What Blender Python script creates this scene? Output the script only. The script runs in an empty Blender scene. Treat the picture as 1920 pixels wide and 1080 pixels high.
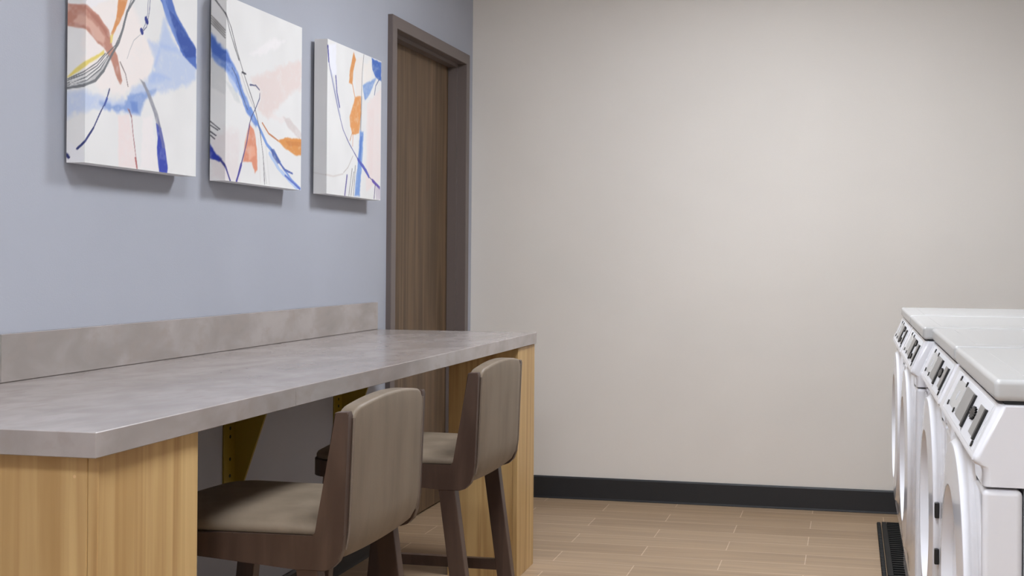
import bpy, bmesh, math, random
import numpy as np
from mathutils import Vector, Matrix

C = bpy.context.scene.collection
random.seed(7)

# ------------------------------------------------------------------ camera
YAW, PITCH, ROLL = -0.20420146, 0.00360976, 0.00744579
CAM = Vector((1.81696786, -5.84196963, 1.15))
fw = Vector((math.sin(YAW) * math.cos(PITCH), math.cos(YAW) * math.cos(PITCH), math.sin(PITCH)))
r0 = Vector((math.cos(YAW), -math.sin(YAW), 0))
u0 = r0.cross(fw)
rt = r0 * math.cos(ROLL) + u0 * math.sin(ROLL)
upv = u0 * math.cos(ROLL) - r0 * math.sin(ROLL)
cd = bpy.data.cameras.new('camera')
cam = bpy.data.objects.new('camera', cd)
C.objects.link(cam)
M = Matrix.Identity(4)
for i in range(3):
    M[i][0], M[i][1], M[i][2], M[i][3] = rt[i], upv[i], -fw[i], CAM[i]
cam.matrix_world = M
cd.sensor_width = 36.0
cd.sensor_fit = 'HORIZONTAL'
cd.lens = 2334.7318 * 36.0 / 1920.0
cd.shift_x = -151.2995 / 1920.0
cd.shift_y = -62.3692 / 1920.0
cd.clip_start = 0.05
cd.clip_end = 50
bpy.context.scene.camera = cam

# ------------------------------------------------------------------ world, exposure
w = bpy.data.worlds.new('world')
bpy.context.scene.world = w
w.use_nodes = True
w.node_tree.nodes['Background'].inputs[0].default_value = (0.9, 0.92, 1.0, 1)
w.node_tree.nodes['Background'].inputs[1].default_value = 0.05
vs = bpy.context.scene.view_settings
vs.view_transform = 'Standard'
vs.look = 'None'
vs.gamma = 1.0
vs.use_curve_mapping = False
vs.exposure = 0.0
LAMPS = ((1.55, -1.72, 49.0), (1.40, -4.1, 33.0), (1.50, -6.2, 58.0))   # x, y, strength
LAMP_COLOR = (0.93, 0.985, 1.06)
CEIL = 2.70

# ------------------------------------------------------------------ helpers
def lin(c):
    return tuple(((v / 255.0) / 12.92 if v / 255.0 <= 0.04045 else ((v / 255.0 + 0.055) / 1.055) ** 2.4) for v in c)


def mat(name, rgb, rough=0.5, spec=0.5, metal=0.0, rgb2=None, scale=(5, 5, 5), detail=4, lo=0.35, hi=0.65,
        bump=0.0, bump_scale=200.0, coat=0.0, distort=0.0, rgb3=None, scale3=(1, 1, 1)):
    m = bpy.data.materials.new(name)
    m.use_nodes = True
    nt = m.node_tree
    b = nt.nodes['Principled BSDF']
    b.inputs['Base Color'].default_value = lin(rgb) + (1,)
    b.inputs['Roughness'].default_value = rough
    b.inputs['Specular IOR Level'].default_value = spec
    b.inputs['Metallic'].default_value = metal
    b.inputs['Coat Weight'].default_value = coat
    b.inputs['Coat Roughness'].default_value = 0.08
    tc = nt.nodes.new('ShaderNodeTexCoord')

    def noise(sc, det, dist=0.0):
        mp = nt.nodes.new('ShaderNodeMapping')
        mp.inputs['Scale'].default_value = sc
        nt.links.new(tc.outputs['Object'], mp.inputs[0])
        n = nt.nodes.new('ShaderNodeTexNoise')
        n.inputs['Scale'].default_value = 1.0
        n.inputs['Detail'].default_value = det
        n.inputs['Distortion'].default_value = dist
        nt.links.new(mp.outputs[0], n.inputs['Vector'])
        return n
    if rgb2:
        n = noise(scale, detail, distort)
        mr = nt.nodes.new('ShaderNodeMapRange')
        mr.interpolation_type = 'SMOOTHSTEP'
        mr.inputs['From Min'].default_value = lo
        mr.inputs['From Max'].default_value = hi
        nt.links.new(n.outputs[0], mr.inputs['Value'])
        mx = nt.nodes.new('ShaderNodeMix')
        mx.data_type = 'RGBA'
        mx.inputs[6].default_value = lin(rgb) + (1,)
        mx.inputs[7].default_value = lin(rgb2) + (1,)
        nt.links.new(mr.outputs[0], mx.inputs[0])
        out = mx.outputs[2]
        if rgb3:
            n3 = noise(scale3, 5, 0.3)
            mr3 = nt.nodes.new('ShaderNodeMapRange')
            mr3.inputs['From Min'].default_value = 0.5
            mr3.inputs['From Max'].default_value = 0.75
            nt.links.new(n3.outputs[0], mr3.inputs['Value'])
            mx3 = nt.nodes.new('ShaderNodeMix')
            mx3.data_type = 'RGBA'
            nt.links.new(mr3.outputs[0], mx3.inputs[0])
            nt.links.new(out, mx3.inputs[6])
            mx3.inputs[7].default_value = lin(rgb3) + (1,)
            out = mx3.outputs[2]
        nt.links.new(out, b.inputs['Base Color'])
    if bump:
        nb = noise((bump_scale,) * 3, 2)
        bp = nt.nodes.new('ShaderNodeBump')
        bp.inputs['Strength'].default_value = bump
        bp.inputs['Distance'].default_value = 0.001
        nt.links.new(nb.outputs[0], bp.inputs['Height'])
        nt.links.new(bp.outputs[0], b.inputs['Normal'])
    return m


def empty(name, loc, label=None, cat=None, group=None):
    o = bpy.data.objects.new(name, None)
    o.empty_display_size = 0.1
    o.location = loc
    C.objects.link(o)
    return tag(o, label, cat, group)


def tag(o, label=None, cat=None, group=None, kind=None):
    if label: o['label'] = label
    if cat: o['category'] = cat
    if group: o['group'] = group
    if kind: o['kind'] = kind
    return o


class MB:
    """collects shapes (world coordinates) and links them as one mesh object"""
    def __init__(self):
        self.bm = bmesh.new()

    def _bevel(self, faces, off, seg):
        es = list({e for f in faces for e in f.edges})
        bmesh.ops.bevel(self.bm, geom=es, offset=off, segments=seg, affect='EDGES', profile=0.5, clamp_overlap=True)

    def box(self, x0, x1, y0, y1, z0, z1, bev=0.0, seg=2):
        p = [(x0, y0, z0), (x1, y0, z0), (x1, y1, z0), (x0, y1, z0), (x0, y0, z1), (x1, y0, z1), (x1, y1, z1), (x0, y1, z1)]
        v = [self.bm.verts.new(q) for q in p]
        fs = [self.bm.faces.new([v[i] for i in f]) for f in ((3, 2, 1, 0), (4, 5, 6, 7), (0, 1, 5, 4), (1, 2, 6, 5), (2, 3, 7, 6), (3, 0, 4, 7))]
        if bev: self._bevel(fs, bev, seg)
        return self

    def loft(self, rings, cap=True):
        R = [[self.bm.verts.new(p) for p in r] for r in rings]
        n = len(R[0])
        fs = []
        for a, b in zip(R, R[1:]):
            for i in range(n):
                fs.append(self.bm.faces.new((a[i], a[(i + 1) % n], b[(i + 1) % n], b[i])))
        if cap:
            fs.append(self.bm.faces.new(R[0][::-1]))
            fs.append(self.bm.faces.new(R[-1]))
        return fs

    def prism(self, pts, axis, a, b, bev=0.0, seg=2):
        """polygon in the two other axes (x,z)|(y,z)|(x,y) extruded along axis"""
        def P(p, t):
            return {0: (t, p[0], p[1]), 1: (p[0], t, p[1]), 2: (p[0], p[1], t)}[axis]
        fs = self.loft([[P(p, a) for p in pts], [P(p, b) for p in pts]])
        if bev: self._bevel(fs, bev, seg)
        return self

    def tube(self, path, r, n=10, closed=False):
        path = [Vector(p) for p in path]
        rings = []
        for i, p in enumerate(path):
            if closed:
                t = (path[(i + 1) % len(path)] - path[i - 1]).normalized()
            else:
                t = (path[min(i + 1, len(path) - 1)] - path[max(i - 1, 0)]).normalized()
            s = Vector((0, 0, 1)) if abs(t.z) < 0.9 else Vector((1, 0, 0))
            a = t.cross(s).normalized()
            b = t.cross(a).normalized()
            rings.append([p + (a * math.cos(2 * math.pi * k / n) + b * math.sin(2 * math.pi * k / n)) * r for k in range(n)])
        if closed: rings.append(rings[0]) if False else None
        self.loft(rings)
        return self

    def beam(self, p0, p1, wx, wy, bev=0.003):
        """slanted bar with horizontal rectangular section wx * wy"""
        def ring(p):
            return [(p[0] - wx / 2, p[1] - wy / 2, p[2]), (p[0] + wx / 2, p[1] - wy / 2, p[2]), (p[0] + wx / 2, p[1] + wy / 2, p[2]), (p[0] - wx / 2, p[1] + wy / 2, p[2])]
        fs = self.loft([ring(p0), ring(p1)])
        if bev: self._bevel(fs, bev, 2)
        return self

    def lathe_x(self, prof, yc, zc, n=128):
        """profile (x, r) turned about the x direction"""
        rings = []
        for x, r in prof:
            rings.append([(x, yc + r * math.cos(2 * math.pi * k / n), zc + r * math.sin(2 * math.pi * k / n)) for k in range(n)])
        self.loft(rings)
        return self

    def build(self, name, m, parent=None, smooth=True, ang=35):
        bm = self.bm
        bmesh.ops.recalc_face_normals(bm, faces=bm.faces)
        org = Vector(parent['_org']) if parent is not None and '_org' in parent else (parent.location.copy() if parent is not None else None)
        if parent is None:
            lo = Vector([min(v.co[i] for v in bm.verts) for i in range(3)])
            hi = Vector([max(v.co[i] for v in bm.verts) for i in range(3)])
            org = Vector(((lo.x + hi.x) / 2, (lo.y + hi.y) / 2, lo.z))
        for v in bm.verts: v.co -= org
        if smooth:
            for f in bm.faces: f.smooth = True
            for e in bm.edges:
                if len(e.link_faces) == 2:
                    e.smooth = e.calc_face_angle(0) < math.radians(ang)
        me = bpy.data.meshes.new(name)
        bm.to_mesh(me)
        bm.free()
        me.materials.append(m)
        o = bpy.data.objects.new(name, me)
        C.objects.link(o)
        if smooth:
            wn = o.modifiers.new('weighted_normals', 'WEIGHTED_NORMAL')
            wn.weight = 100
            wn.keep_sharp = True
        if parent is None:
            o.location = org
        else:
            o.parent = parent
            ORG[o.name] = org
        return o


ORG = {}


def sub(mb, name, m, part):
    """a sub-part: child of a part whose mesh shares its thing's origin"""
    bm = mb.bm
    org = ORG[part.name] if part.name in ORG else part.location.copy()
    h = bpy.data.objects.new('h', None)
    h.location = org
    o = mb.build(name, m, h)
    o.parent = part
    ORG[o.name] = org
    bpy.data.objects.remove(h)
    return o


def copy_tree(o, parent=None):
    c = o.copy()
    C.objects.link(c)
    c.parent = parent
    for ch in list(o.children):
        copy_tree(ch, c)
    return c

# ------------------------------------------------------------------ materials
M_blue = mat('blue_grey_wall_paint', (170, 172, 181), 0.62, 0.25, bump=0.25, bump_scale=260, rgb2=(166, 168, 177), scale=(1.5, 1.5, 1.5))
M_beige = mat('beige_vinyl_wallcovering', (226, 219, 211), 0.6, 0.3, bump=0.3, bump_scale=320, rgb2=(222, 215, 207), scale=(1.2, 1.2, 1.2))
M_ceil = mat('white_ceiling', (222, 221, 219), 0.8, 0.2)
M_side = mat('greige_wall_paint', (168, 163, 157), 0.65, 0.25)
M_base = mat('black_vinyl_baseboard', (40, 40, 42), 0.45, 0.4)
M_frame = mat('taupe_metal_paint', (106, 95, 91), 0.4, 0.4)
M_doorwood = mat('brown_wood_veneer', (110, 88, 66), 0.5, 0.35, rgb2=(88, 70, 52), scale=(14, 14, 1.1), detail=6, distort=0.6, rgb3=(126, 102, 78), scale3=(40, 40, 0.8))
M_oak = mat('oak_laminate', (206, 173, 120), 0.45, 0.35, rgb2=(174, 138, 88), scale=(15, 15, 0.7), detail=9, lo=0.34, hi=0.74, distort=0.9, rgb3=(166, 128, 80), scale3=(48, 48, 0.9))
M_conc = mat('concrete_look_laminate', (166, 157, 153), 0.22, 0.5, rgb2=(146, 137, 132), scale=(9, 5, 9), detail=9, lo=0.32, hi=0.72, distort=0.4, rgb3=(152, 141, 135), scale3=(30, 14, 22))
M_edge = mat('dark_laminate_edge', (70, 62, 58), 0.5)
M_olive = mat('olive_yellow_steel', (140, 118, 28), 0.45, 0.4)
M_hole = mat('black_hole', (10, 9, 8), 0.7)
M_wood = mat('dark_stained_wood', (84, 66, 56), 0.36, 0.45, rgb2=(68, 51, 43), scale=(18, 18, 2.2), detail=6, distort=0.5)
M_leather = mat('taupe_faux_leather', (128, 113, 96), 0.5, 0.4, rgb2=(112, 98, 82), scale=(16, 16, 4), detail=6, bump=0.15, bump_scale=420, lo=0.3, hi=0.75)
M_pipe = mat('taupe_piping', (112, 98, 86), 0.5, 0.4)
M_white = mat('white_enamel', (226, 225, 229), 0.1, 0.5)
M_whitep = mat('white_plastic_lid', (190, 189, 188), 0.2, 0.5)
M_panel = mat('white_panel_overlay', (222, 221, 224), 0.35, 0.4)
M_grey = mat('grey_metal_plate', (146, 142, 138), 0.4, 0.5)
M_greyl = mat('pale_grey_print', (196, 196, 200), 0.5, 0.4)
M_black = mat('black_plastic', (14, 13, 13), 0.4, 0.5)
M_gap_shade = mat('black_gap_shade', (20, 20, 20), 0.7)  # near-black colour for the painted shade under the lids
M_rubber = mat('black_rubber', (15, 15, 15), 0.6, 0.3)
M_canvas = mat('white_canvas', (236, 235, 234), 0.7, 0.2)
M_bar = mat('raw_pine', (170, 140, 104), 0.7)
M_trimw = mat('white_metal_trim', (235, 235, 235), 0.4)
def lamp_material(strength):
    m = bpy.data.materials.new('lit_diffuser')
    m.use_nodes = True
    b = m.node_tree.nodes['Principled BSDF']
    b.inputs['Base Color'].default_value = (0.8, 0.8, 0.8, 1)
    b.inputs['Emission Color'].default_value = LAMP_COLOR + (1,)
    b.inputs['Emission Strength'].default_value = strength
    return m


def floor_material():
    m = bpy.data.materials.new('wood_look_floor_tile')
    m.use_nodes = True
    nt = m.node_tree
    b = nt.nodes['Principled BSDF']
    geo = nt.nodes.new('ShaderNodeNewGeometry')
    mp = nt.nodes.new('ShaderNodeMapping')
    mp.inputs['Location'].default_value = (-0.714 + 0.627 * 20, 0.09 + 0.1614 * 22, 0)
    nt.links.new(geo.outputs['Position'], mp.inputs[0])
    br = nt.nodes.new('ShaderNodeTexBrick')
    br.offset = 0.5
    br.offset_frequency = 2
    br.inputs['Scale'].default_value = 1.0
    br.inputs['Brick Width'].default_value = 0.627
    br.inputs['Row Height'].default_value = 0.1614
    br.inputs['Mortar Size'].default_value = 0.0022
    br.inputs['Mortar Smooth'].default_value = 0.2
    br.inputs['Bias'].default_value = 0.0
    br.inputs['Color1'].default_value = lin((172, 146, 118)) + (1,)
    br.inputs['Color2'].default_value = lin((160, 134, 106)) + (1,)
    br.inputs['Mortar'].default_value = lin((204, 180, 154)) + (1,)
    nt.links.new(mp.outputs[0], br.inputs['Vector'])
    mg = nt.nodes.new('ShaderNodeMapping')
    mg.inputs['Scale'].default_value = (2.2, 38, 1)
    nt.links.new(geo.outputs['Position'], mg.inputs[0])
    n = nt.nodes.new('ShaderNodeTexNoise')
    n.inputs['Scale'].default_value = 1.0
    n.inputs['Detail'].default_value = 6
    n.inputs['Distortion'].default_value = 0.7
    nt.links.new(mg.outputs[0], n.inputs['Vector'])
    mr = nt.nodes.new('ShaderNodeMapRange')
    mr.inputs['From Min'].default_value = 0.3
    mr.inputs['From Max'].default_value = 0.7
    mr.inputs['To Min'].default_value = 0.84
    mr.inputs['To Max'].default_value = 1.08
    nt.links.new(n.outputs[0], mr.inputs['Value'])
    mx = nt.nodes.new('ShaderNodeMix')
    mx.data_type = 'RGBA'
    mx.blend_type = 'MULTIPLY'
    mx.inputs[0].default_value = 1.0
    nt.links.new(br.outputs['Color'], mx.inputs[6])
    nt.links.new(mr.outputs[0], mx.inputs[7])
    nt.links.new(mx.outputs[2], b.inputs['Base Color'])
    b.inputs['Roughness'].default_value = 0.42
    b.inputs['Specular IOR Level'].default_value = 0.4
    bp = nt.nodes.new('ShaderNodeBump')
    bp.invert = True
    bp.inputs['Strength'].default_value = 0.4
    bp.inputs['Distance'].default_value = 0.001
    nt.links.new(br.outputs['Fac'], bp.inputs['Height'])
    nt.links.new(bp.outputs[0], b.inputs['Normal'])
    return m


M_floor = floor_material()

# ------------------------------------------------------------------ the setting
XR, YF = 2.88, -7.2
DY0, DY1, DZ = -1.105, -0.14, 2.095          # rough opening in the left wall


def structure(mb, name, m, **k):
    return tag(mb.build(name, m, **k), kind='structure')


structure(MB().box(-0.3, XR + 0.12, YF - 0.12, 0.12, -0.1, 0.0), 'floor', M_floor)
structure(MB().box(-0.3, XR + 0.12, YF - 0.12, 0.12, CEIL, CEIL + 0.1), 'ceiling', M_ceil)
wl = MB()
wl.prism([(YF, 0), (DY0, 0), (DY0, DZ), (DY1, DZ), (DY1, 0), (0, 0), (0, CEIL), (YF, CEIL)], 0, -0.14, 0.0)
structure(wl, 'wall_left', M_blue, smooth=False)
structure(MB().box(-0.3, XR + 0.12, 0.0, 0.12, 0, CEIL), 'wall_back', M_beige)
structure(MB().box(XR, XR + 0.12, YF, 0.0, 0, CEIL), 'wall_right', M_side)
structure(MB().box(-0.3, XR + 0.12, YF - 0.12, YF, 0, CEIL), 'wall_front', M_beige)
bprof = [(0, 0), (-0.014, 0), (-0.014, 0.006), (-0.010, 0.012), (-0.010, 0.086), (-0.0125, 0.090), (-0.0125, 0.099), (-0.007, 0.1055), (0, 0.1055)]
structure(MB().prism([(p[0], p[1]) for p in bprof], 0, 0.0125, XR), 'baseboard_back', M_base)
structure(MB().prism([(-p[0], p[1]) for p in bprof], 1, YF, -1.14), 'baseboard_left', M_base)

# door frame (hollow metal) and door leaf in the left wall
FY0, FY1, FZ, FW = -1.138, -0.112, 2.124, 0.05
fr = MB()
# face ring with a stepped reveal: built as mitred lofts of one profile
prof = [(0.0, 0.0), (0.020, 0.0), (0.022, 0.003), (0.022, FW - 0.002), (0.020, FW), (-0.022, FW), (-0.0235, FW + 0.015), (-0.066, FW + 0.015), (-0.066, FW), (-0.139, FW), (-0.139, 0.036), (0.0, 0.036)]


def frame_ring(y0, y1, z):
    rings = []
    rings.append([(x, y0 + d, 0.0) for x, d in prof])
    rings.append([(x, y0 + d, z - d) for x, d in prof])
    rings.append([(x, y1 - d, z - d) for x, d in prof])
    rings.append([(x, y1 - d, 0.0) for x, d in prof])
    return rings


fr.loft(frame_ring(FY0, FY1, FZ))
structure(fr, 'trim_1', M_frame)
structure(MB().box(-0.112, -0.068, FY0 + FW + 0.003, FY1 - FW - 0.003, 0.008, FZ - FW - 0.003, 0.001), 'door_1', M_doorwood)

# ceiling lamps (above the frame of the photograph)
for k, (lx, ly, ls) in enumerate(LAMPS):
    t = empty('ceiling_light', (lx, ly, CEIL - 0.03), ['square white ceiling light panel nearest the beige back wall', 'square white ceiling light panel above the middle of the room', 'square white ceiling light panel farthest from the beige back wall'][k], 'ceiling light', 'ceiling light panels')
    f_ = MB()
    for a in ((-0.32, 0.32, -0.32, -0.29), (-0.32, 0.32, 0.29, 0.32), (-0.32, -0.29, -0.29, 0.29), (0.29, 0.32, -0.29, 0.29)):
        f_.box(lx + a[0], lx + a[1], ly + a[2], ly + a[3], CEIL - 0.03, CEIL)
    f_.build('frame', M_trimw, t)
    MB().box(lx - 0.29, lx + 0.29, ly - 0.29, ly + 0.29, CEIL - 0.022, CEIL).build('diffuser', lamp_material(ls), t)

# ------------------------------------------------------------------ counter
CW, CZ, CT = 0.659, 0.872, 0.041
CY0, CYS, CY1 = -4.085, -3.364, -1.281
ct = empty('countertop', (0.33, -2.7, CZ - CT), 'long grey concrete-look worktop running along the blue wall', 'countertop')
MB().box(0.001, CW, CYS + 0.0006, CY1, CZ - CT, CZ, 0.0012, 1).build('worktop', M_conc, ct)
MB().box(0.001, CW, CY0, CYS - 0.0006, CZ - CT, CZ, 0.0012, 1).build('worktop', M_conc, ct)
MB().box(0.02, CW - 0.001, CYS - 0.003, CYS + 0.003, CZ - CT + 0.001, CZ - 0.001).build('joint', M_edge, ct)
bs = empty('backsplash', (0.012, -2.7, CZ), 'low grey concrete-look upstand against the blue wall behind the worktop', 'backsplash')
MB().box(0.0, 0.0236, -3.468, CY1, CZ + 0.0012, 0.9775, 0.001, 1).build('board', M_conc, bs)
MB().box(0.0, 0.0236, CY0, -3.4695, CZ + 0.0012, 0.9775, 0.001, 1).build('board', M_conc, bs)
MB().box(0.0, 0.0225, CY0, CY1, CZ, CZ + 0.0014).build('joint', M_edge, bs)


def pedestal(y0, y1, x0, x1, label):
    t = empty('counter_pedestal', ((x0 + x1) / 2, (y0 + y1) / 2, 0), label, 'support', 'oak counter supports')
    zt = CZ - CT - 0.0005
    # four laminate boards mitred into a hollow box
    MB().box(x1 - 0.019, x1, y0 + 0.0004, y1 - 0.0004, 0.0, zt - 0.002, 0.0012, 1).build('front_panel', M_oak, t)
    MB().box(x0, x1 - 0.0194, y0, y0 + 0.019, 0.0, zt - 0.002, 0.0012, 1).build('side_panel', M_oak, t)
    MB().box(x0, x1 - 0.0194, y1 - 0.019, y1, 0.0, zt - 0.002, 0.0012, 1).build('side_panel', M_oak, t)
    MB().box(x0, x0 + 0.019, y0 + 0.0194, y1 - 0.0194, 0.0, zt - 0.002, 0.0012, 1).build('back_panel', M_oak, t)
    MB().box(x0 + 0.004, x1 - 0.004, y0 + 0.004, y1 - 0.004, zt - 0.006, zt).build('top_gap_strip', M_edge, t)
    return t


near = pedestal(-4.052, -3.740, 0.30, 0.642, 'oak box pedestal under the near end of the worktop, at the bottom left')
far = pedestal(-1.520, -1.283, 0.392, 0.652, 'slimmer oak pedestal under the far end of the worktop, behind the second stool')
MB().tube([(0.60, -4.0525, 0.795), (0.60, -4.0515, 0.795)], 0.0026).build('screw_cap', mat('tan_screw_cap', (214, 178, 130), 0.5), near)

for yb, lab in ((-2.452, 'olive yellow steel bracket on the wall nearer the large oak pedestal'), (-1.648, 'olive yellow steel bracket on the wall half hidden behind the near stool')):
    t = empty('shelf_bracket', (0.0, yb + 0.02, 0.40), lab, 'bracket', 'steel brackets under the worktop')
    zt = CZ - CT
    MB().box(0.0, 0.006, yb, yb + 0.075, 0.40, zt, 0.001, 1).build('wall_flange', M_olive, t)
    MB().prism([(0.006, 0.405), (0.010, 0.405), (0.155, zt - 0.006), (0.155, zt), (0.006, zt)], 1, yb + 0.066, yb + 0.075).build('gusset', M_olive, t)
    MB().box(0.0062, 0.155, yb, yb + 0.066, zt - 0.005, zt).build('top_flange', M_olive, t)
    for z in (0.78, 0.637, 0.612, 0.545, 0.495, 0.44):
        MB().tube([(0.0052, yb + 0.035, z), (0.0068, yb + 0.035, z)], 0.0055, 10).build('screw_hole', M_hole, t)

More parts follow.
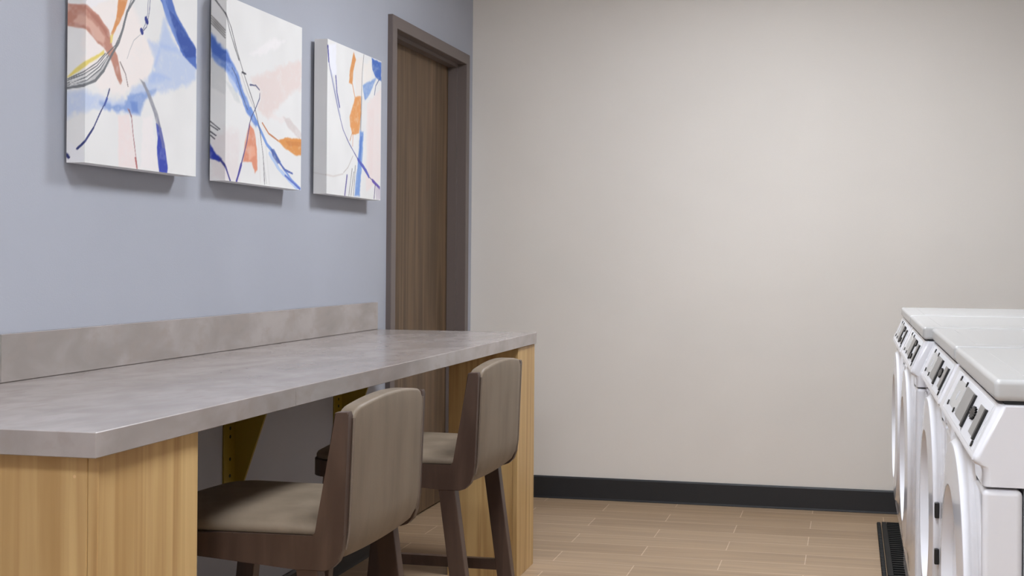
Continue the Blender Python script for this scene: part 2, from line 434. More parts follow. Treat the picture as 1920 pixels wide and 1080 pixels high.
# ------------------------------------------------------------------ canvases
ART = [
(1,'P',(236,223,217),0.8,0.0147,0,[-0.0067,0.3884,0.1686,0.4232,0.2601,0.3353,0.3235,0.3159,0.2617,0.2329,0.1577,0.1807,0.0596,0.1758,-0.0061,0.2141]),
(1,'P',(228,226,232),0.6,0.0059,0,[-0.0087,0.3863,0.1044,0.4098,0.0035,0.3573]),
(1,'P',(176,191,222),0.85,0.0127,0,[0.2602,0.331,0.3638,0.3358,0.501,0.3315,0.5022,0.2628,0.4073,0.2269,0.2934,0.2029,0.2245,0.1725,0.2174,0.14,0.1441,0.1335,0.067,0.1366,-0.048,0.1096,-0.0485,0.1609,-0.0055,0.171,0.0735,0.1575,0.1725,0.1701,0.1941,0.2022,0.2772,0.2394,0.2999,0.2903]),
(1,'P',(150,175,225),0.6,0.0108,0,[0.3383,0.3972,0.3884,0.3533,0.4398,0.3216,0.4998,0.2992,0.4993,0.3312,0.3723,0.324,0.3234,0.3202,0.2925,0.2589,0.3735,0.2489,0.2619,0.2201,0.3077,0.3002]),
(1,'P',(105,138,206),0.7,0.0088,0,[0.1723,0.1805,0.3012,0.2091,0.2511,0.1759,0.2288,0.1371,0.1729,0.139,0.0946,0.131,0.06,0.147,0.1582,0.1538]),
(1,'P',(90,125,200),0.6,0.0049,0,[0.1835,0.1674,0.217,0.1674,0.2211,0.1426,0.195,0.1416]),
(1,'P',(232,212,208),0.85,0.0068,0,[0.1335,0.1241,0.1804,0.1336,0.2196,0.0009,0.139,-0.0008]),
(1,'P',(236,224,222),0.6,0.0078,0,[0.2403,0.132,0.2865,0.1416,0.3205,0.0017,0.2347,0.002]),
(1,'P',(222,220,226),0.6,0.0068,0,[-0.0447,0.0504,-0.0034,0.026,-0.0029,-0.0035,-0.0443,0.0031]),
(1,'P',(186,122,102),0.95,0.0029,0,[-0.0515,0.3734,0.0033,0.3691,0.0501,0.3545,0.0917,0.3261,0.1062,0.292,0.1291,0.2713,0.15,0.2127,0.143,0.2027,0.1285,0.2138,0.0997,0.2584,0.0716,0.2822,0.0478,0.2853,0.0308,0.2983,-0.0063,0.3142,-0.051,0.322]),
(1,'P',(218,172,154),0.75,0.0059,0,[-0.0195,0.3455,0.0236,0.3375,0.0781,0.3075,0.0715,0.2894,0.0457,0.2898,0.014,0.3159,-0.0325,0.3301]),
(1,'P',(168,100,82),0.6,0.0039,0,[-0.0032,0.3639,0.0448,0.3515,0.0883,0.3214,0.0921,0.3018,0.0642,0.3251,0.0235,0.3454]),
(1,'P',(216,134,70),0.95,0.0024,0,[0.1311,0.4154,0.1744,0.4244,0.1547,0.3789,0.135,0.3504,0.1072,0.3159,0.1022,0.3199,0.1227,0.3604]),
(1,'P',(228,203,84),0.9,0.0029,0,[-0.0471,0.2011,-0.027,0.2196,-0.0052,0.2347,0.0731,0.2743,0.0746,0.2657,0.0198,0.237,-0.0357,0.2032]),
(1,'P',(226,200,90),0.9,0.002,0,[0.0988,0.3144,0.11,0.3192,0.106,0.3002,0.0977,0.2939]),
(1,'P',(150,152,156),0.55,0.0039,0,[-0.047,0.1901,-0.0008,0.2039,0.052,0.2328,0.0926,0.2686,0.1031,0.261,0.0725,0.2239,0.039,0.1962,-0.0047,0.1789,-0.0469,0.1747]),
(1,'L',(98,100,104),0.9,0.001,0.00145,[-0.047,0.1932,-0.0047,0.2064,0.0452,0.233,0.0856,0.2683,0.1202,0.2944,0.1481,0.3363,0.1656,0.381,0.1906,0.4257]),
(1,'L',(98,100,104),0.9,0.001,0.00145,[-0.047,0.1865,-0.0007,0.1992,0.052,0.2308,0.0926,0.2654]),
(1,'L',(98,100,104),0.9,0.001,0.00145,[-0.0469,0.1814,0.0059,0.193,0.0588,0.227,0.0871,0.2597]),
(1,'L',(98,100,104),0.9,0.001,0.00145,[-0.0471,0.1964,-0.0048,0.2123,0.0464,0.2412,0.0787,0.268]),
(1,'L',(104,106,110),0.92,0.001,0.0032,[-0.0469,0.1751,-0.0056,0.18,0.039,0.197,0.0725,0.2259,0.0996,0.2625,0.1343,0.305,0.1517,0.3411,0.1691,0.3859,0.2054,0.4288]),
(1,'L',(240,236,232),0.8,0.001,0.0012,[-0.0399,0.1824,0.0059,0.1962,0.0554,0.2289,0.0844,0.258]),
(1,'L',(240,236,232),0.8,0.001,0.0012,[-0.0399,0.1883,0.0031,0.2037,0.0506,0.233,0.0802,0.2614]),
(1,'P',(64,98,184),0.95,0.0034,0,[0.3133,0.4533,0.3733,0.4658,0.3973,0.4262,0.4491,0.3865,0.5025,0.3492,0.5035,0.2942,0.4767,0.3039,0.4313,0.3193,0.39,0.3616,0.3478,0.4113]),
(1,'P',(44,74,160),0.9,0.0039,0,[0.3623,0.4282,0.3873,0.4198,0.4475,0.3817,0.5008,0.3489,0.4976,0.3255,0.4486,0.3162,0.3899,0.3647]),
(1,'P',(120,150,215),0.7,0.0049,0,[0.3212,0.455,0.3373,0.4583,0.3709,0.4078,0.4268,0.333,0.4011,0.3466,0.348,0.4034]),
(1,'L',(60,65,112),0.9,0.001,0.001,[0.2724,0.4427,0.2683,0.4054,0.2565,0.3646,0.2369,0.3482]),
(1,'L',(60,65,112),0.9,0.001,0.00085,[0.2631,0.4407,0.2606,0.3996,0.2488,0.3674,0.2353,0.3501]),
(1,'L',(40,50,132),1,0.001,0.00585,[0.2532,0.3845,0.2594,0.3771]),
(1,'L',(40,50,132),1,0.001,0.00585,[0.2323,0.3516,0.2354,0.3463]),
(1,'L',(160,160,164),0.8,0.001,0.00075,[0.2294,0.3405,0.1996,0.3205,0.1816,0.2923,0.1709,0.2698]),
(1,'L',(110,88,82),0.85,0.001,0.00145,[0.1407,0.2567,0.1642,0.2313,0.1756,0.2018]),
(1,'L',(38,45,104),0.95,0.001,0.0017,[0.0973,0.1849,0.0839,0.1548,0.0604,0.1238,0.034,0.0849]),
(1,'L',(38,45,104),0.95,0.001,0.0027,[0.034,0.0849,0.0015,0.05,-0.0199,0.032]),
(1,'L',(60,80,160),0.9,0.001,0.0034,[0.0872,0.1613,0.0772,0.1439]),
(1,'L',(168,112,112),0.9,0.001,0.0017,[0.1765,0.1457,0.1915,0.1307,0.1996,0.0855,0.2115,0.0361,0.2196,0.0018]),
(1,'L',(120,80,84),0.9,0.001,0.00195,[0.1817,0.1442,0.1908,0.1285]),
(1,'L',(170,80,76),0.9,0.001,0.00245,[0.2102,0.0276,0.2181,0.0017]),
(1,'P',(138,138,148),0.9,0.0024,0,[0.2258,0.2286,0.2503,0.2227,0.2779,0.1922,0.3117,0.1488,0.3308,0.1117,0.3123,0.1119,0.2943,0.1468,0.2592,0.1962]),
(1,'P',(44,60,172),0.97,0.0024,0,[0.3042,0.1241,0.3283,0.1149,0.3451,0.0737,0.3625,0.0135,0.3586,-0.0022,0.3205,-0.0004,0.3076,0.0616,0.3127,0.0881]),
(1,'P',(120,120,160),0.7,0.0024,0,[0.3103,0.14,0.3267,0.1156,0.3477,0.0651,0.3356,0.0641,0.3205,0.0976]),
(1,'L',(36,42,100),1,0.001,0.0039,[-0.0471,0.0181,-0.0426,0.0125]),
(2,'P',(220,208,206),0.8,0.0156,0,[-0.0443,0.1196,0.0022,0.1507,0.0774,0.1479,0.0877,0.0041,-0.0466,0.0014]),
(2,'P',(206,206,204),0.75,0.0052,0,[-0.0477,0.3615,-0.0027,0.3157,-0.002,0.2449,-0.0468,0.2668]),
(2,'P',(222,203,197),0.9,0.0143,0,[0.1424,0.3071,0.2544,0.3454,0.3667,0.3851,0.4995,0.4264,0.5013,0.3342,0.3816,0.2832,0.331,0.2424,0.257,0.2055,0.1964,0.2263,0.2192,0.2846]),
(2,'P',(206,192,188),0.8,0.0052,0,[0.3698,0.2239,0.4156,0.2233,0.507,0.1828,0.4936,0.1636,0.3963,0.1979]),
(2,'P',(234,228,228),0.7,0.0104,0,[0.1353,0.3822,0.3017,0.4603,0.3782,0.465,0.3274,0.4362,0.2053,0.3935]),
(2,'P',(228,214,210),0.6,0.0104,0,[0.2936,0.2266,0.3828,0.2196,0.3702,0.2009,0.2814,0.2139]),
(2,'P',(202,204,203),0.8,0.0065,0,[0.002,0.2819,0.0608,0.2688,0.0972,0.228,0.0537,0.2386]),
(2,'L',(122,117,114),0.85,0.0013,0.00165,[-0.0476,0.475,-0.0037,0.4311]),
(2,'L',(122,117,114),0.85,0.0013,0.00165,[-0.0475,0.4677,-0.0037,0.4238]),
(2,'L',(122,117,114),0.85,0.0013,0.00165,[-0.0474,0.4603,-0.0036,0.4164]),
(2,'L',(122,117,114),0.85,0.0013,0.00165,[-0.0474,0.4529,-0.0035,0.4091]),
(2,'P',(92,128,206),0.92,0.0065,0,[-0.0482,0.4246,-0.0274,0.4029,-0.0028,0.3781,0.0464,0.3412,0.0801,0.3089,0.1055,0.2694,0.1519,0.2265,0.1996,0.1825,0.1856,0.1744,0.127,0.2061,0.0866,0.2551,0.0561,0.2868,-0.0027,0.3157,-0.0476,0.3551]),
(2,'P',(58,94,186),0.85,0.0059,0,[-0.0482,0.4167,-0.0032,0.3734,0.03,0.3413,-0.0029,0.3419,-0.0477,0.3678]),
(2,'P',(160,185,230),0.7,0.0065,0,[-0.0007,0.3182,0.0471,0.2988,0.0833,0.2558,0.0587,0.2632,0.0147,0.2942]),
(2,'L',(98,138,212),0.9,0.0013,0.0049,[0.152,0.2238,0.2093,0.1725,0.2584,0.1271,0.321,0.0986]),
(2,'L',(98,138,212),0.85,0.0013,0.0036,[0.321,0.0986,0.3728,0.0625,0.4392,0.0263,0.4966,0.0049]),
(2,'L',(150,180,228),0.7,0.0013,0.00585,[0.2773,0.1006,0.3472,0.0549,0.4733,0.0059]),
(2,'P',(70,92,164),0.95,0.0033,0,[0.2806,0.1201,0.3081,0.1146,0.3544,0.0813,0.3341,0.074,0.296,0.0965]),
(2,'L',(74,92,168),0.95,0.0013,0.00295,[0.3339,0.0825,0.3859,0.0577,0.4388,0.0497]),
(2,'L',(80,100,190),0.9,0.0013,0.00325,[0.3862,0.0403,0.4528,0.0183,0.4939,0.0035]),
(2,'L',(62,60,64),0.92,0.0013,0.00145,[-0.0389,0.5242,-0.0035,0.4801,0.0283,0.4441,0.0621,0.3863,0.1022,0.3283,0.1371,0.2845,0.1726,0.24,0.2093,0.1725,0.2347,0.0915,0.246,0.004]),
(2,'L',(62,60,64),0.92,0.0013,0.00145,[-0.0035,0.4801,0.0209,0.4322,0.051,0.3898,0.077,0.3567]),
(2,'L',(62,60,64),0.8,0.0013,0.00115,[0.0357,0.3289,0.0635,0.3065,0.0978,0.2577,0.1325,0.2187]),
(2,'L',(50,50,60),0.95,0.0013,0.0026,[0.0966,0.3248,0.1192,0.3227]),
(2,'L',(168,160,158),0.7,0.0013,0.0013,[0.091,0.3213,0.1316,0.2675,0.1728,0.229]),
(2,'L',(70,72,112),0.95,0.0013,0.00195,[0.1461,0.2945,0.1833,0.2975,0.2072,0.2875]),
(2,'L',(70,72,112),0.95,0.0013,0.00165,[0.2098,0.2778,0.2077,0.2609,0.1822,0.2274,0.1571,0.1998,0.1448,0.1766]),
(2,'P',(222,134,100),0.95,0.0046,0,[0.1447,0.1777,0.174,0.1633,0.1925,0.1155,0.1997,0.0443,0.1822,0.0332,0.1607,0.0634,0.1069,0.0619,0.1194,0.1197]),
(2,'P',(236,170,140),0.6,0.0052,0,[0.1517,0.1118,0.1808,0.1145,0.1871,0.0875,0.1409,0.0673]),
(2,'L',(84,70,130),0.95,0.0013,0.0026,[0.1459,0.1767,0.1285,0.1206,0.0958,0.053]),
(2,'L',(64,58,150),0.95,0.0013,0.00425,[0.0958,0.053,0.0677,0.0018]),
(2,'L',(192,110,62),0.95,0.0013,0.0023,[0.2269,0.1899,0.27,0.1619,0.3353,0.1456]),
(2,'P',(222,140,66),0.97,0.0039,0,[0.3328,0.1454,0.3839,0.1606,0.5073,0.1679,0.5083,0.113,0.4646,0.1094,0.3846,0.1259]),
(2,'P',(204,120,56),0.6,0.0039,0,[0.3841,0.1502,0.5074,0.1589,0.5077,0.144,0.4106,0.1352]),
(2,'L',(214,212,208),0.8,0.0013,0.00325,[0.2524,0.1209,0.279,0.0077]),
(2,'L',(150,148,146),0.8,0.0013,0.001,[0.2194,0.1402,0.2581,0.0064]),
(2,'L',(218,212,208),0.8,0.0013,0.0026,[0.2039,0.1387,0.2183,0.0068]),
(2,'P',(34,50,162),0.97,0.0033,0,[-0.0499,0.1102,-0.0348,0.0869,-0.0117,0.0615,-0.0185,0.0522,-0.0345,0.0586,-0.0495,0.0661]),
(2,'L',(52,52,132),0.95,0.0013,0.0036,[-0.0157,0.0605,0.0052,0.0356,0.0306,0.0005]),
(2,'L',(60,56,66),0.9,0.0013,0.00165,[-0.047,0.1696,-0.0182,0.1476]),
(2,'L',(60,56,66),0.9,0.0013,0.00165,[-0.0469,0.1591,-0.0239,0.1446]),
(2,'L',(60,56,66),0.9,0.0013,0.00165,[-0.0467,0.1407,-0.0295,0.1289]),
(2,'L',(60,56,66),0.9,0.0013,0.00165,[-0.0466,0.1302,-0.0334,0.1195]),
(3,'P',(228,228,238),0.8,0.0083,0,[0.0043,0.5061,0.0687,0.5255,0.078,0.4134,0.0294,0.412]),
(3,'P',(226,216,208),0.8,0.0069,0,[0.2395,0.4959,0.3158,0.5199,0.3034,0.3686,0.2514,0.3619]),
(3,'P',(232,222,212),0.7,0.0083,0,[0.3211,0.4908,0.3951,0.5205,0.4014,0.4545,0.3226,0.4191]),
(3,'P',(228,212,208),0.9,0.0096,0,[0.3555,0.3512,0.4994,0.4313,0.507,0.0833,0.3546,0.0222]),
(3,'P',(226,206,202),0.6,0.0096,0,[0.3719,0.329,0.4282,0.3418,0.4174,0.0897,0.3771,0.087]),
(3,'L',(72,72,142),0.95,0.0014,0.00205,[0.0043,0.5061,0.015,0.4435,0.0508,0.3756,0.0945,0.2961,0.1387,0.2322,0.1906,0.191,0.2743,0.1394,0.3691,0.0865,0.4178,0.0714]),
(3,'L',(60,62,150),0.95,0.0014,0.00415,[0.0029,0.5059,0.0107,0.454]),
(3,'L',(62,66,152),0.95,0.0014,0.0031,[0.071,0.4124,0.082,0.3571,0.1056,0.3088]),
(3,'L',(170,175,200),0.7,0.0014,0.00415,[0.0292,0.4232,0.0723,0.3502,0.112,0.2752]),
(3,'P',(220,140,72),0.95,0.0041,0,[0.2284,0.5235,0.2485,0.4973,0.2253,0.4525,0.2189,0.4035,0.1862,0.4047,0.1955,0.4539]),
(3,'L',(224,150,90),0.8,0.0014,0.00275,[0.2157,0.4101,0.2423,0.3608]),
(3,'P',(226,146,78),0.97,0.0048,0,[0.2468,0.3643,0.2972,0.3708,0.3047,0.3091,0.2815,0.2351,0.2242,0.2205,0.2027,0.2505,0.196,0.2848,0.2249,0.3292]),
(3,'L',(200,120,60),0.8,0.0014,0.00205,[0.2195,0.2288,0.2007,0.2007]),
(3,'L',(222,140,90),0.8,0.0014,0.00205,[0.2271,0.2237,0.225,0.1824]),
(3,'L',(112,106,102),0.9,0.0014,0.0017,[0.3234,0.5272,0.3093,0.4591,0.3034,0.3686,0.2951,0.2484]),
(3,'L',(150,150,160),0.6,0.0014,0.0031,[0.308,0.3692,0.3,0.2369]),
(3,'P',(54,95,182),0.95,0.0055,0,[0.3998,0.5286,0.4973,0.5255,0.4989,0.4548,0.4454,0.4596,0.4088,0.4861]),
(3,'L',(60,80,130),0.9,0.0014,0.00205,[0.4786,0.4594,0.4428,0.4297,0.4304,0.3942]),
(3,'P',(104,142,206),0.85,0.0062,0,[0.3149,0.415,0.3968,0.4416,0.4454,0.4577,0.3818,0.3909,0.3349,0.3577]),
(3,'P',(102,142,212),0.9,0.0069,0,[0.2921,0.2421,0.3278,0.2457,0.3146,0.1307,0.2955,0.0071,0.2467,0.0046,0.2746,0.1276]),
(3,'P',(70,110,195),0.7,0.0055,0,[0.2956,0.2246,0.3157,0.2266,0.299,0.1354,0.2836,0.1342]),
(3,'L',(132,128,124),0.85,0.0014,0.0024,[0.2222,0.1001,0.1945,0.003]),
(3,'L',(132,128,124),0.85,0.0014,0.0024,[0.2374,0.0894,0.2137,0.004]),
(3,'L',(132,128,124),0.85,0.0014,0.0024,[0.252,0.114,0.2362,0.0052]),
(3,'L',(90,82,150),0.95,0.0014,0.0038,[0.1768,0.0735,0.1578,0.0029]),
(3,'L',(190,180,172),0.8,0.0014,0.00205,[0.2287,0.1475,0.185,0.1032,0.1461,0.0819]),
(3,'L',(206,196,190),0.7,0.0014,0.00275,[0.1418,0.0769,0.0571,0.0627,-0.0026,0.0644]),
(3,'L',(206,200,196),0.6,0.0014,0.00205,[-0.0469,0.072,-0.0038,0.0639]),
(3,'L',(78,84,182),0.95,0.0014,0.00585,[0.2743,0.1394,0.3529,0.1035,0.382,0.0825]),
(3,'L',(92,72,168),0.95,0.0014,0.00585,[0.4178,0.0714,0.4876,0.0479]),
(3,'L',(70,50,110),0.95,0.0014,0.0024,[0.4443,0.0547,0.4355,0.005]),
(3,'P',(190,175,190),0.7,0.0055,0,[0.451,0.0489,0.501,0.0456,0.4986,0.0019,0.4521,-0.0003]),
]



def seg_dist(S, T, p, q):
    d = np.array([q[0] - p[0], q[1] - p[1]])
    L2 = max(float(d @ d), 1e-12)
    t = np.clip(((S - p[0]) * d[0] + (T - p[1]) * d[1]) / L2, 0, 1)
    return np.hypot(S - (p[0] + t * d[0]), T - (p[1] + t * d[1]))


def smooth_noise(shape, cell, rng):
    h, w_ = shape
    gh, gw = int(h / cell) + 3, int(w_ / cell) + 3
    g = rng.random((gh, gw))
    yy = np.arange(h) / cell
    xx = np.arange(w_) / cell
    yi, xi = yy.astype(int), xx.astype(int)
    fy, fx = (yy - yi)[:, None], (xx - xi)[None, :]
    fy, fx = fy * fy * (3 - 2 * fy), fx * fx * (3 - 2 * fx)
    a = g[yi][:, xi]; b = g[yi][:, xi + 1]; c = g[yi + 1][:, xi]; d = g[yi + 1][:, xi + 1]
    return (a * (1 - fx) + b * fx) * (1 - fy) + (c * (1 - fx) + d * fx) * fy


def paint(idx, s, t):
    """abstract brush strokes -> colour per grid vertex (sRGB 0..255)"""
    rng = np.random.default_rng(idx + 10)
    S, T = np.meshgrid(s, t)
    n1 = smooth_noise(S.shape, 9, rng) - 0.5
    n2 = smooth_noise(S.shape, 3.2, rng) - 0.5
    n3 = smooth_noise(S.shape, 26, rng) - 0.5
    img = np.empty(S.shape + (3,))
    img[:] = (226, 224, 222)
    img += (n3 * 6)[..., None]
    for i, k, col, a, soft, hw, pts in ART:
        if i != idx: continue
        P = [(pts[j], pts[j + 1]) for j in range(0, len(pts), 2)]
        if k == 'L':
            D = np.full(S.shape, 9.0)
            for p, q in zip(P, P[1:]):
                D = np.minimum(D, seg_dist(S, T, p, q))
            d = D - hw * (1.1 + 0.5 * n1)
        else:
            D = np.full(S.shape, 9.0)
            inside = np.zeros(S.shape, bool)
            for p, q in zip(P, P[1:] + P[:1]):
                D = np.minimum(D, seg_dist(S, T, p, q))
                if p[1] != q[1]:
                    inside ^= ((p[1] > T) != (q[1] > T)) & (S < (q[0] - p[0]) * (T - p[1]) / (q[1] - p[1]) + p[0])
            d = np.where(inside, -D, D)
            d = d + soft * (1.1 * n1 + 0.5 * n2)
        soft = max(soft * 0.8, 0.0008)
        x = np.clip(0.5 - d / (2 * soft), 0, 1)
        al = a * x * x * (3 - 2 * x)
        if k == 'P': al = al * np.clip(1 + 0.5 * n1 + 0.3 * n2, 0, 1.0)
        c_ = np.array(col, float)
        c_ = c_.mean() + (c_ - c_.mean()) * 0.86 + 4
        img = img * (1 - al[..., None]) + c_ * al[..., None]
    return np.clip(img, 0, 255)


def paint_material():
    m = bpy.data.materials.new('painted_canvas')
    m.use_nodes = True
    nt = m.node_tree
    b = nt.nodes['Principled BSDF']
    at = nt.nodes.new('ShaderNodeVertexColor')
    at.layer_name = 'paint'
    nt.links.new(at.outputs[0], b.inputs['Base Color'])
    b.inputs['Roughness'].default_value = 0.6
    b.inputs['Specular IOR Level'].default_value = 0.25
    return m


M_paint = paint_material()


def canvas(idx, yn, yf, label):
    XF, XB, Z0, Z1 = 0.060, 0.012, 1.368, 1.898
    t = empty('canvas_painting', (XB, (yn + yf) / 2, Z0), label, 'painting', 'three abstract canvases on the blue wall')
    step = 0.0022
    ns, nd, nt_ = int((yf - yn) / step), 22, int((Z1 - Z0) / step)
    s = np.concatenate([np.linspace(-(XF - XB), 0, nd, endpoint=False), np.linspace(0, yf - yn, ns)])
    tt = np.linspace(0, Z1 - Z0, nt_)
    col = paint(idx, s, tt)
    X = np.where(s < 0, XF + s, XF)
    Y = np.where(s < 0, yn, yn + s)
    h, w_ = len(tt), len(s)
    co = np.empty((h, w_, 3))
    co[..., 0] = X[None] - XB
    co[..., 1] = Y[None] - (yn + yf) / 2
    co[..., 2] = tt[:, None]
    ii = np.arange(h * w_).reshape(h, w_)
    q = np.stack([ii[:-1, :-1], ii[:-1, 1:], ii[1:, 1:], ii[1:, :-1]], -1).reshape(-1, 4)
    me = bpy.data.meshes.new('painted_face')
    me.from_pydata(co.reshape(-1, 3).tolist(), [], q.tolist())
    c = col.reshape(-1, 3) / 255.0
    c = np.where(c <= 0.04045, c / 12.92, ((c + 0.055) / 1.055) ** 2.4)
    ca = me.color_attributes.new('paint', 'FLOAT_COLOR', 'POINT')
    ca.data.foreach_set('color', np.concatenate([c, np.ones((len(c), 1))], 1).astype(np.float32).ravel())
    me.materials.append(M_paint)
    o = bpy.data.objects.new('painted_face', me)
    C.objects.link(o)
    o.parent = t
    # white back, bottom, top and far edge wrapped round the stretcher
    MB().box(XB, XF - 0.0004, yn + 0.0004, yf, Z0, Z1).build('canvas_wrap', M_canvas, t)
    b_ = MB()
    for y0, y1, z0, z1 in ((yn + 0.03, yf - 0.03, Z0 + 0.03, Z0 + 0.06), (yn + 0.03, yf - 0.03, Z1 - 0.06, Z1 - 0.03), (yn + 0.03, yn + 0.06, Z0 + 0.06, Z1 - 0.06), (yf - 0.06, yf - 0.03, Z0 + 0.06, Z1 - 0.06)):
        b_.box(0.0, XB, y0, y1, z0, z1)
    b_.build('stretcher_bar', M_bar, t)


canvas(1, -3.230, -2.725, 'square-edged abstract canvas with a broad brown arc and pale blue cloud, leftmost of three')
canvas(2, -2.562, -2.060, 'abstract canvas with a diagonal blue streak and small orange leaf shape, middle of three')
canvas(3, -1.857, -1.358, 'abstract canvas with vertical orange patches and a blue corner, nearest the door')

# ------------------------------------------------------------------ counter stools
def seat_outline(x0, x1, hw, r, bow, n=10):
    """D-shaped plan: straight rear edge at x1, bowed front at x0"""
    pts = []
    for k in range(n + 1):
        a = math.pi / 2 * k / n
        pts.append((x0 + r - r * math.sin(a) , -hw + r - r * math.cos(a)) if True else None)
    front = pts
    # near-front corner goes from side to front
    mid = [(x0 - bow * (1 - (y / (hw - r)) ** 2), y) for y in np.linspace(-(hw - r), hw - r, 14)][1:-1]
    far_ = [(x, -y) for x, y in front[::-1]]
    return front + mid + far_ + [(x1, hw - 0.012), (x1 + 0.004, hw - 0.03), (x1 + 0.004, -hw + 0.03), (x1, -hw + 0.012)]


def inset(pts, d):
    n = len(pts)
    out = []
    for i in range(n):
        p, a, b = Vector(pts[i]), Vector(pts[i - 1]), Vector(pts[(i + 1) % n])
        t = (b - a).normalized()
        out.append(tuple(p + Vector((t.y, -t.x)) * -d) if False else tuple(p + Vector((t.y, -t.x)) * d))
    return out


def make_stool(x0, yc, label):
    """counter stool facing the wall (-x)"""
    X = lambda v: v + x0
    t = empty('counter_stool', (X(0.60), yc, 0), label, 'stool', 'counter stools at the worktop')
    HW = 0.2275
    # L-shaped side frames: seat rail running into a tapered upright
    sp = [(0.415, 0.548), (0.415, 0.590), (0.60, 0.592), (0.772, 0.592), (0.779, 0.600), (0.8165, 0.842), (0.845, 0.844), (0.846, 0.835), (0.841, 0.70), (0.8375, 0.60), (0.834, 0.568), (0.826, 0.545), (0.812, 0.531), (0.795, 0.525), (0.735, 0.526), (0.60, 0.536)]
    for s in (-1, 1):
        a, b = (yc - HW, yc - HW + 0.022) if s < 0 else (yc + HW - 0.022, yc + HW)
        MB().prism([(X(p[0]), p[1]) for p in sp], 1, a, b, 0.0028, 2).build('side_frame', M_wood, t)
    # bowed front rail
    ol = seat_outline(0.355, 0.60, HW, 0.07, 0.012)
    outer = [p for p in ol[:-4]]
    inner = inset(outer, -0.022)
    mbr = MB()
    strip_o = [(X(p[0]), yc + p[1]) for p in outer]
    cx, cy = X(0.55), yc
    strip_i = [(cx + (p[0] - cx) * 0.88, cy + (p[1] - cy) * 0.90) for p in strip_o]
    fs = mbr.loft([[(o_[0], o_[1], 0.546), (o_[0], o_[1], 0.591), (i_[0], i_[1], 0.591), (i_[0], i_[1], 0.546)] for o_, i_ in zip(strip_o, strip_i)])
    mbr.build('front_rail', M_wood, t)
    MB().box(X(0.70), X(0.74), yc - HW + 0.022, yc + HW - 0.022, 0.535, 0.585).build('rear_rail', M_wood, t)
    # seat cushion
    so = seat_outline(0.358, 0.778, HW - 0.004, 0.07, 0.012)
    c0 = (0.58, 0.0)
    rings = []
    for f_, z in ((0.985, 0.5905), (1.0, 0.595), (1.0, 0.602), (0.985, 0.6085), (0.95, 0.6135), (0.88, 0.6185), (0.75, 0.6225), (0.55, 0.6255), (0.3, 0.627), (0.1, 0.6275)):
        rings.append([(X(c0[0] + (p[0] - c0[0]) * f_), yc + p[1] * f_, z) for p in so])
    # the rear edge stays below the upright
    mb = MB()
    mb.loft(rings)
    mb.build('seat', M_leather, t, ang=60)
    # backrest pad between the uprights, arched over the top and bowed outward
    PW = HW - 0.0235

    def pad_ring(grow, depth):
        pts = []
        ny = 28
        zb, zt = 0.545, 0.846
        # top edge
        for k in range(ny + 1):
            y = -1 + 2 * k / ny
            pts.append((y, 1))
        top = []
        for y, _ in pts:
            rr = 0.0
            e = max(0.0, (abs(y) - 0.86) / 0.14)
            z = zt + 0.017 * (1 - y * y) - 0.016 * e ** 2
            top.append((y * PW, z))
        bot = []
        for y, _ in reversed(pts):
            e = max(0.0, (abs(y) - 0.90) / 0.10)
            z = zb - 0.004 * (1 - y * y) + 0.022 * e ** 2
            bot.append((y * PW, z))
        out = []
        side = 10
        right = [(PW, top[-1][1] + (bot[0][1] - top[-1][1]) * k / side) for k in range(1, side)]
        left = [(-PW, bot[-1][1] + (top[0][1] - bot[-1][1]) * k / side) for k in range(1, side)]
        loop = top + right + bot + left
        for y, z in loop:
            zc = 0.69
            out.append((y * (1 - grow / PW), zc + (z - zc) * (1 - grow / 0.15)))
        return out

    def rear_x(z):
        pts = [(0.53, 0.808), (0.56, 0.831), (0.60, 0.8395), (0.70, 0.843), (0.845, 0.848), (0.87, 0.846)]
        for (a, xa), (b, xb) in zip(pts, pts[1:]):
            if z <= b: return xa + (xb - xa) * max(0, (z - a)) / (b - a)
        return pts[-1][1]

    def front_x(z):
        return 0.779 + (z - 0.596) / 0.246 * 0.034 - 0.004

    rings = []
    for g, mode, off in ((0.05, 'f', 0.0), (0.012, 'f', 0.001), (0.003, 'f', 0.004), (0.0, 'f', 0.009), (0.0, 'r', -0.007), (0.0006, 'r', -0.0035), (0.0025, 'r', -0.0005), (0.006, 'r', 0.0012), (0.03, 'r', 0.0022), (0.08, 'r', 0.003)):
        ring = []
        for y, z in pad_ring(g, 0):
            bow = 0.008 * (1 - (y / PW) ** 2)
            x = front_x(z) + off if mode == 'f' else rear_x(z) + off + bow
            ring.append((X(x), yc + y, z))
        rings.append(ring)
    mb = MB()
    mb.loft(rings)
    pad = mb.build('backrest', M_leather, t, ang=70)
    # welt running round the outer face
    for s in (-1, 1):
        path = []
        for y, z in [p for p in pad_ring(0.0005, 0) if p[0] * s > PW * 0.985]:
            path.append((X(rear_x(z) + 0.0005), yc + y, z))
        path.sort(key=lambda q: q[2])
        sub(MB().tube(path, 0.0026, 8), 'piping', M_pipe, pad)
    # legs
    for s in (-1, 1):
        y = yc + s * (HW - 0.019)
        MB().beam((X(0.758), y, 0.53), (X(0.832), y, 0.0), 0.047, 0.034).build('leg', M_wood, t)
        MB().beam((X(0.425), y, 0.55), (X(0.372), y, 0.0), 0.045, 0.034).build('leg', M_wood, t)
        MB().beam((X(0.415), y, 0.226), (X(0.785), y, 0.226), 0.0, 0.0, 0) if False else None
        MB().box(X(0.405), X(0.79), y - 0.011, y + 0.011, 0.209, 0.241, 0.002).build('stretcher', M_wood, t)
    return t


s1 = make_stool(0.0, -3.2975, 'taupe leather counter stool with dark wood frame, nearest the large oak pedestal')
s2 = copy_tree(s1)
s2.location = (0.597, -2.410, 0)
s2['label'] = 'taupe leather counter stool with dark wood frame, beside the slim far pedestal'

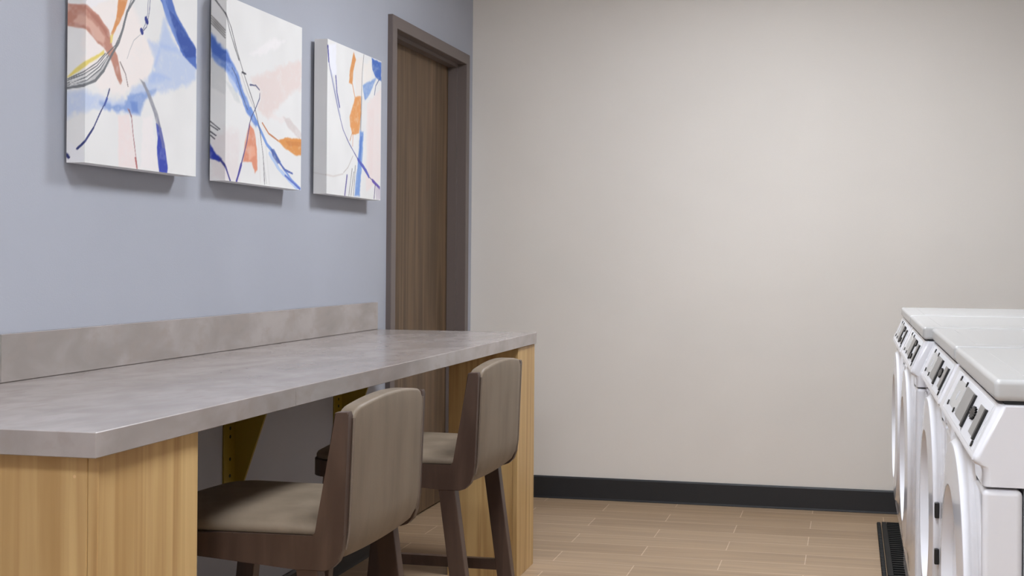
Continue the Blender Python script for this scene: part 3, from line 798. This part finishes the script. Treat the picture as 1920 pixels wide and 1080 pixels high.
# ------------------------------------------------------------------ rubber mats under the machines
MZ = 0.018


def make_mat_section(y1, length, label):
    y0 = y1 - length
    t = empty('rubber_mat', (2.3, (y0 + y1) / 2, 0), label, 'mat', 'black rubber mats under the machines')
    b = MB()
    b.box(1.957, 2.74, y0 + 0.004, y1 - 0.004, 0.0, 0.009)
    n = 27
    for k in range(n):
        yy = y0 + 0.012 + (length - 0.024) * k / (n - 1)
        b.box(1.978, 2.72, yy - 0.007, yy + 0.007, 0.009, MZ)
    for x in (1.9575, 2.028, 2.10, 2.30, 2.5, 2.72):
        b.box(x, x + 0.019, y0 + 0.005, y1 - 0.005, 0.009, MZ)
    b.build('ribbed_base', M_rubber, t)
    e = MB()
    e.box(1.938, 1.952, y0 + 0.004, y1 - 0.004, 0.0, 0.008)
    for k in range(34):
        yy = y0 + 0.015 + (length - 0.03) * k / 33
        e.box(1.936, 1.953, yy - 0.008, yy + 0.008, 0.002, 0.017, 0.003, 1)
    e.build('knobbed_edge', M_rubber, t)
    return t


m_a = make_mat_section(-0.275, 0.955, 'black ribbed rubber mat on the floor, the section nearest the back wall')
for k, lab in enumerate(('black ribbed rubber mat section just in front of the first, under the far machines', 'black ribbed rubber mat section under the two middle machines', 'black ribbed rubber mat section under the nearest machine')):
    c = copy_tree(m_a)
    c.location.y -= 0.962 * (k + 1)
    c['label'] = lab

# ------------------------------------------------------------------ laundry machines
def make_machine(y0, label, washer):
    """front-loading machine; near side at y0, front towards -x"""
    Wd = 0.686
    y1 = y0 + Wd
    t = empty('laundry_machine', (2.36, (y0 + y1) / 2, MZ), label, 'laundry machine', 'white front-loading laundry machines')
    T = t
    # lower cabinet
    MB().box(2.059, 2.70, y0 + 0.003, y1 - 0.003, 0.05, 0.828, 0.004).build('cabinet', M_white, t)
    MB().box(2.002, 2.0575, y0, y1, 0.262, 0.828, 0.009, 3).build('front_panel', M_white, t)
    MB().box(2.032, 2.0575, y0 + 0.003, y1 - 0.003, 0.05, 0.262, 0.004, 2).build('kick_panel', M_white, t)
    MB().box(2.06, 2.66, y0 + 0.02, y1 - 0.02, MZ, 0.052).build('plinth', M_grey, t)
    # control head with a sloping face that overhangs the door
    hp = [(2.024, 0.949), (1.9895, 0.874), (1.9885, 0.868), (1.9925, 0.8625), (2.0005, 0.859), (2.003, 0.852), (2.003, 0.8315), (2.70, 0.8315), (2.70, 0.949)]
    hm = MB()
    rings = []
    for k, (dy, d) in enumerate([(0.014 * (1 - math.sin(math.pi / 2 * q / 5)), 0.011 * (1 - math.cos(math.pi / 2 * q / 5))) for q in range(5, -1, -1)]):
        rings.append([(x + (d if x < 2.1 else -d) * 1.0, y0 + dy, z - (d * 0.35 if z > 0.94 else 0)) for x, z in hp])
    rings += [[(x, y0 + y1 - y, z) for x, y, z in rg] for rg in rings[::-1]]
    hm.loft(rings)
    hm.build('control_head', M_white, t, ang=40)
    MB().box(2.032, 2.69, y0 + 0.006, y1 - 0.006, 0.948, 0.9535).build('lid_gap_shade', M_gap_shade, t)  # dark strip standing in for the shadow line between head and lid
    lid = MB()
    lid.box(2.018, 2.715, y0, y1 - 0.012, 0.953, 0.984, 0.008, 4)
    ld = lid.build('lid', M_whitep, t, ang=60)
    sub(MB().box(2.066, 2.68, y0 + 0.075, y1 - 0.09, 0.9835, 0.9843, 0.0003, 1), 'raised_panel', M_whitep, ld)
    # door: flared skirt, ring, deep round recess
    yc, zc = (y0 + y1) / 2, 0.598
    d = MB()
    prof = [(2.0035, 0.334), (2.0026, 0.326), (2.0016, 0.298), (2.0000, 0.275), (1.9978, 0.261), (1.9945, 0.2525), (1.9905, 0.2475), (1.9872, 0.2455), (1.9862, 0.2435), (1.982, 0.176), (1.9826, 0.173), (1.985, 0.1715), (2.012, 0.163), (2.016, 0.160)]
    d.lathe_x(prof, yc, zc)
    # open the back of the lathe caps: only the front cap must go
    dr = d.build('door', M_white, t, ang=24)
    bm = bmesh.new()
    bm.from_mesh(dr.data)
    for v in bm.verts:                           # the skirt is trimmed under the control head and at the panel's edges
        v.co.z = min(v.co.z, 0.852 - MZ)
        v.co.y = max(-0.341, min(0.341, v.co.y))
    bmesh.ops.delete(bm, geom=[f for f in bm.faces if len(f.verts) > 8], context='FACES')
    bm.to_mesh(dr.data)
    bm.free()
    g = MB()
    g.lathe_x([(2.016, 0.1595), (2.026, 0.125), (2.031, 0.07), (2.032, 0.02)], yc, zc, 64)
    sub(g, 'porthole', M_greyl, dr)
    if washer:
        for z in (0.642, 0.5475):
            sub(MB().box(1.9885, 1.998, y0 + 0.082, y0 + 0.094, z - 0.016, z + 0.016, 0.002), 'hinge', M_black, dr)
    # control fascia: everything lies on the sloping face
    A, B = Vector((2.018, 0.948)), Vector((1.988, 0.870))
    dn = (B - A)
    nrm = Vector((-(B - A).y * -1, 0))
    nx = Vector((dn.y, -dn.x)).normalized()      # outward (towards -x, +z)
    if nx.x > 0: nx = -nx
    base = Vector((2.0236, 0.9485)), Vector((1.9893, 0.8735))

    def on(tt, h):
        p = A + dn * tt
        # project on the real face, then lift
        q = base[0] + (base[1] - base[0]) * tt
        return q + nx * h

    def slab(mb, ya, yb, ta, tb, h0, h1, skew=0.0):
        pts = []
        for y, tt in ((ya, ta), (yb, ta), (yb, tb), (ya, tb)):
            pts.append((y, tt))
        r_ = []
        for h in (h0, h1):
            ring = []
            for y, tt in pts:
                p = on(tt, h)
                ring.append((p.x, y0 + y, p.y))
            r_.append(ring)
        mb.loft(r_)
        return mb

    fas = slab(MB(), 0.035, 0.61, 0.06, 0.95, -0.0005, 0.0006).build('control_panel', M_panel, t)
    sub(slab(MB(), 0.243, 0.385, 0.17, 0.80, 0.0004, 0.0022), 'grey_plate', M_grey, fas)
    sub(slab(MB(), 0.232, 0.252, 0.17, 0.85, 0.0004, 0.0045), 'black_strip', M_black, fas)
    sub(slab(MB(), 0.074, 0.145, 0.22, 0.78, 0.0004, 0.0022), 'grey_plate', M_grey, fas)
    sub(slab(MB(), 0.058, 0.072, 0.21, 0.80, 0.0004, 0.0045), 'black_strip', M_black, fas)
    sub(slab(MB(), 0.40, 0.545, 0.17, 0.78, 0.0004, 0.0012), 'label_plate', M_whitep, fas)
    sub(slab(MB(), 0.455, 0.475, 0.38, 0.58, 0.001, 0.0016), 'printed_mark', M_greyl, fas)
    spots = ((0.182, 0.46, 1.0),) if washer else ((0.205, 0.27, 0.75), (0.195, 0.70, 0.75))
    for yy, tt, sc in spots:
        st = MB()
        ring0, ring1 = [], []
        for k in range(28):
            a = 2 * math.pi * k / 28
            rr = (1.0 if k % 2 else 0.62) * sc
            for ring, h in ((ring0, 0.0004), (ring1, 0.004)):
                p = on(tt + 0.13 * rr * math.sin(a), h)
                ring.append((p.x, y0 + yy + 0.040 * rr * math.cos(a), p.y))
        st.loft([ring0, ring1])
        sub(st, 'dial', M_black, fas)
    for yy, tt in ((0.516, 0.148), (0.405, 0.158), (0.545, 0.769), (0.426, 0.778), (0.059, 0.865)):
        p0, p1 = on(tt, 0.0004), on(tt, 0.003)
        sub(MB().tube([(p0.x, y0 + yy, p0.y), (p1.x, y0 + yy, p1.y)], 0.0048, 12), 'screw', M_black, fas)
    return t


mc = make_machine(-4.0, 'white front-loading laundry machine closest to the camera, cut off at the right edge', True)
md = copy_tree(mc)
md.location.y += 0.71
md['label'] = 'white front-loading laundry machine, second from the camera, with two black hinges showing'
me_ = make_machine(-4.0 + 1.42, 'white front-loading laundry machine, third from the camera, beyond the black-hinged one', False)
mf = copy_tree(me_)
mf.location.y += 0.71
mf['label'] = 'white front-loading laundry machine farthest from the camera, nearest the beige wall'
for o in (me_, mf): o.location.x -= 0.02
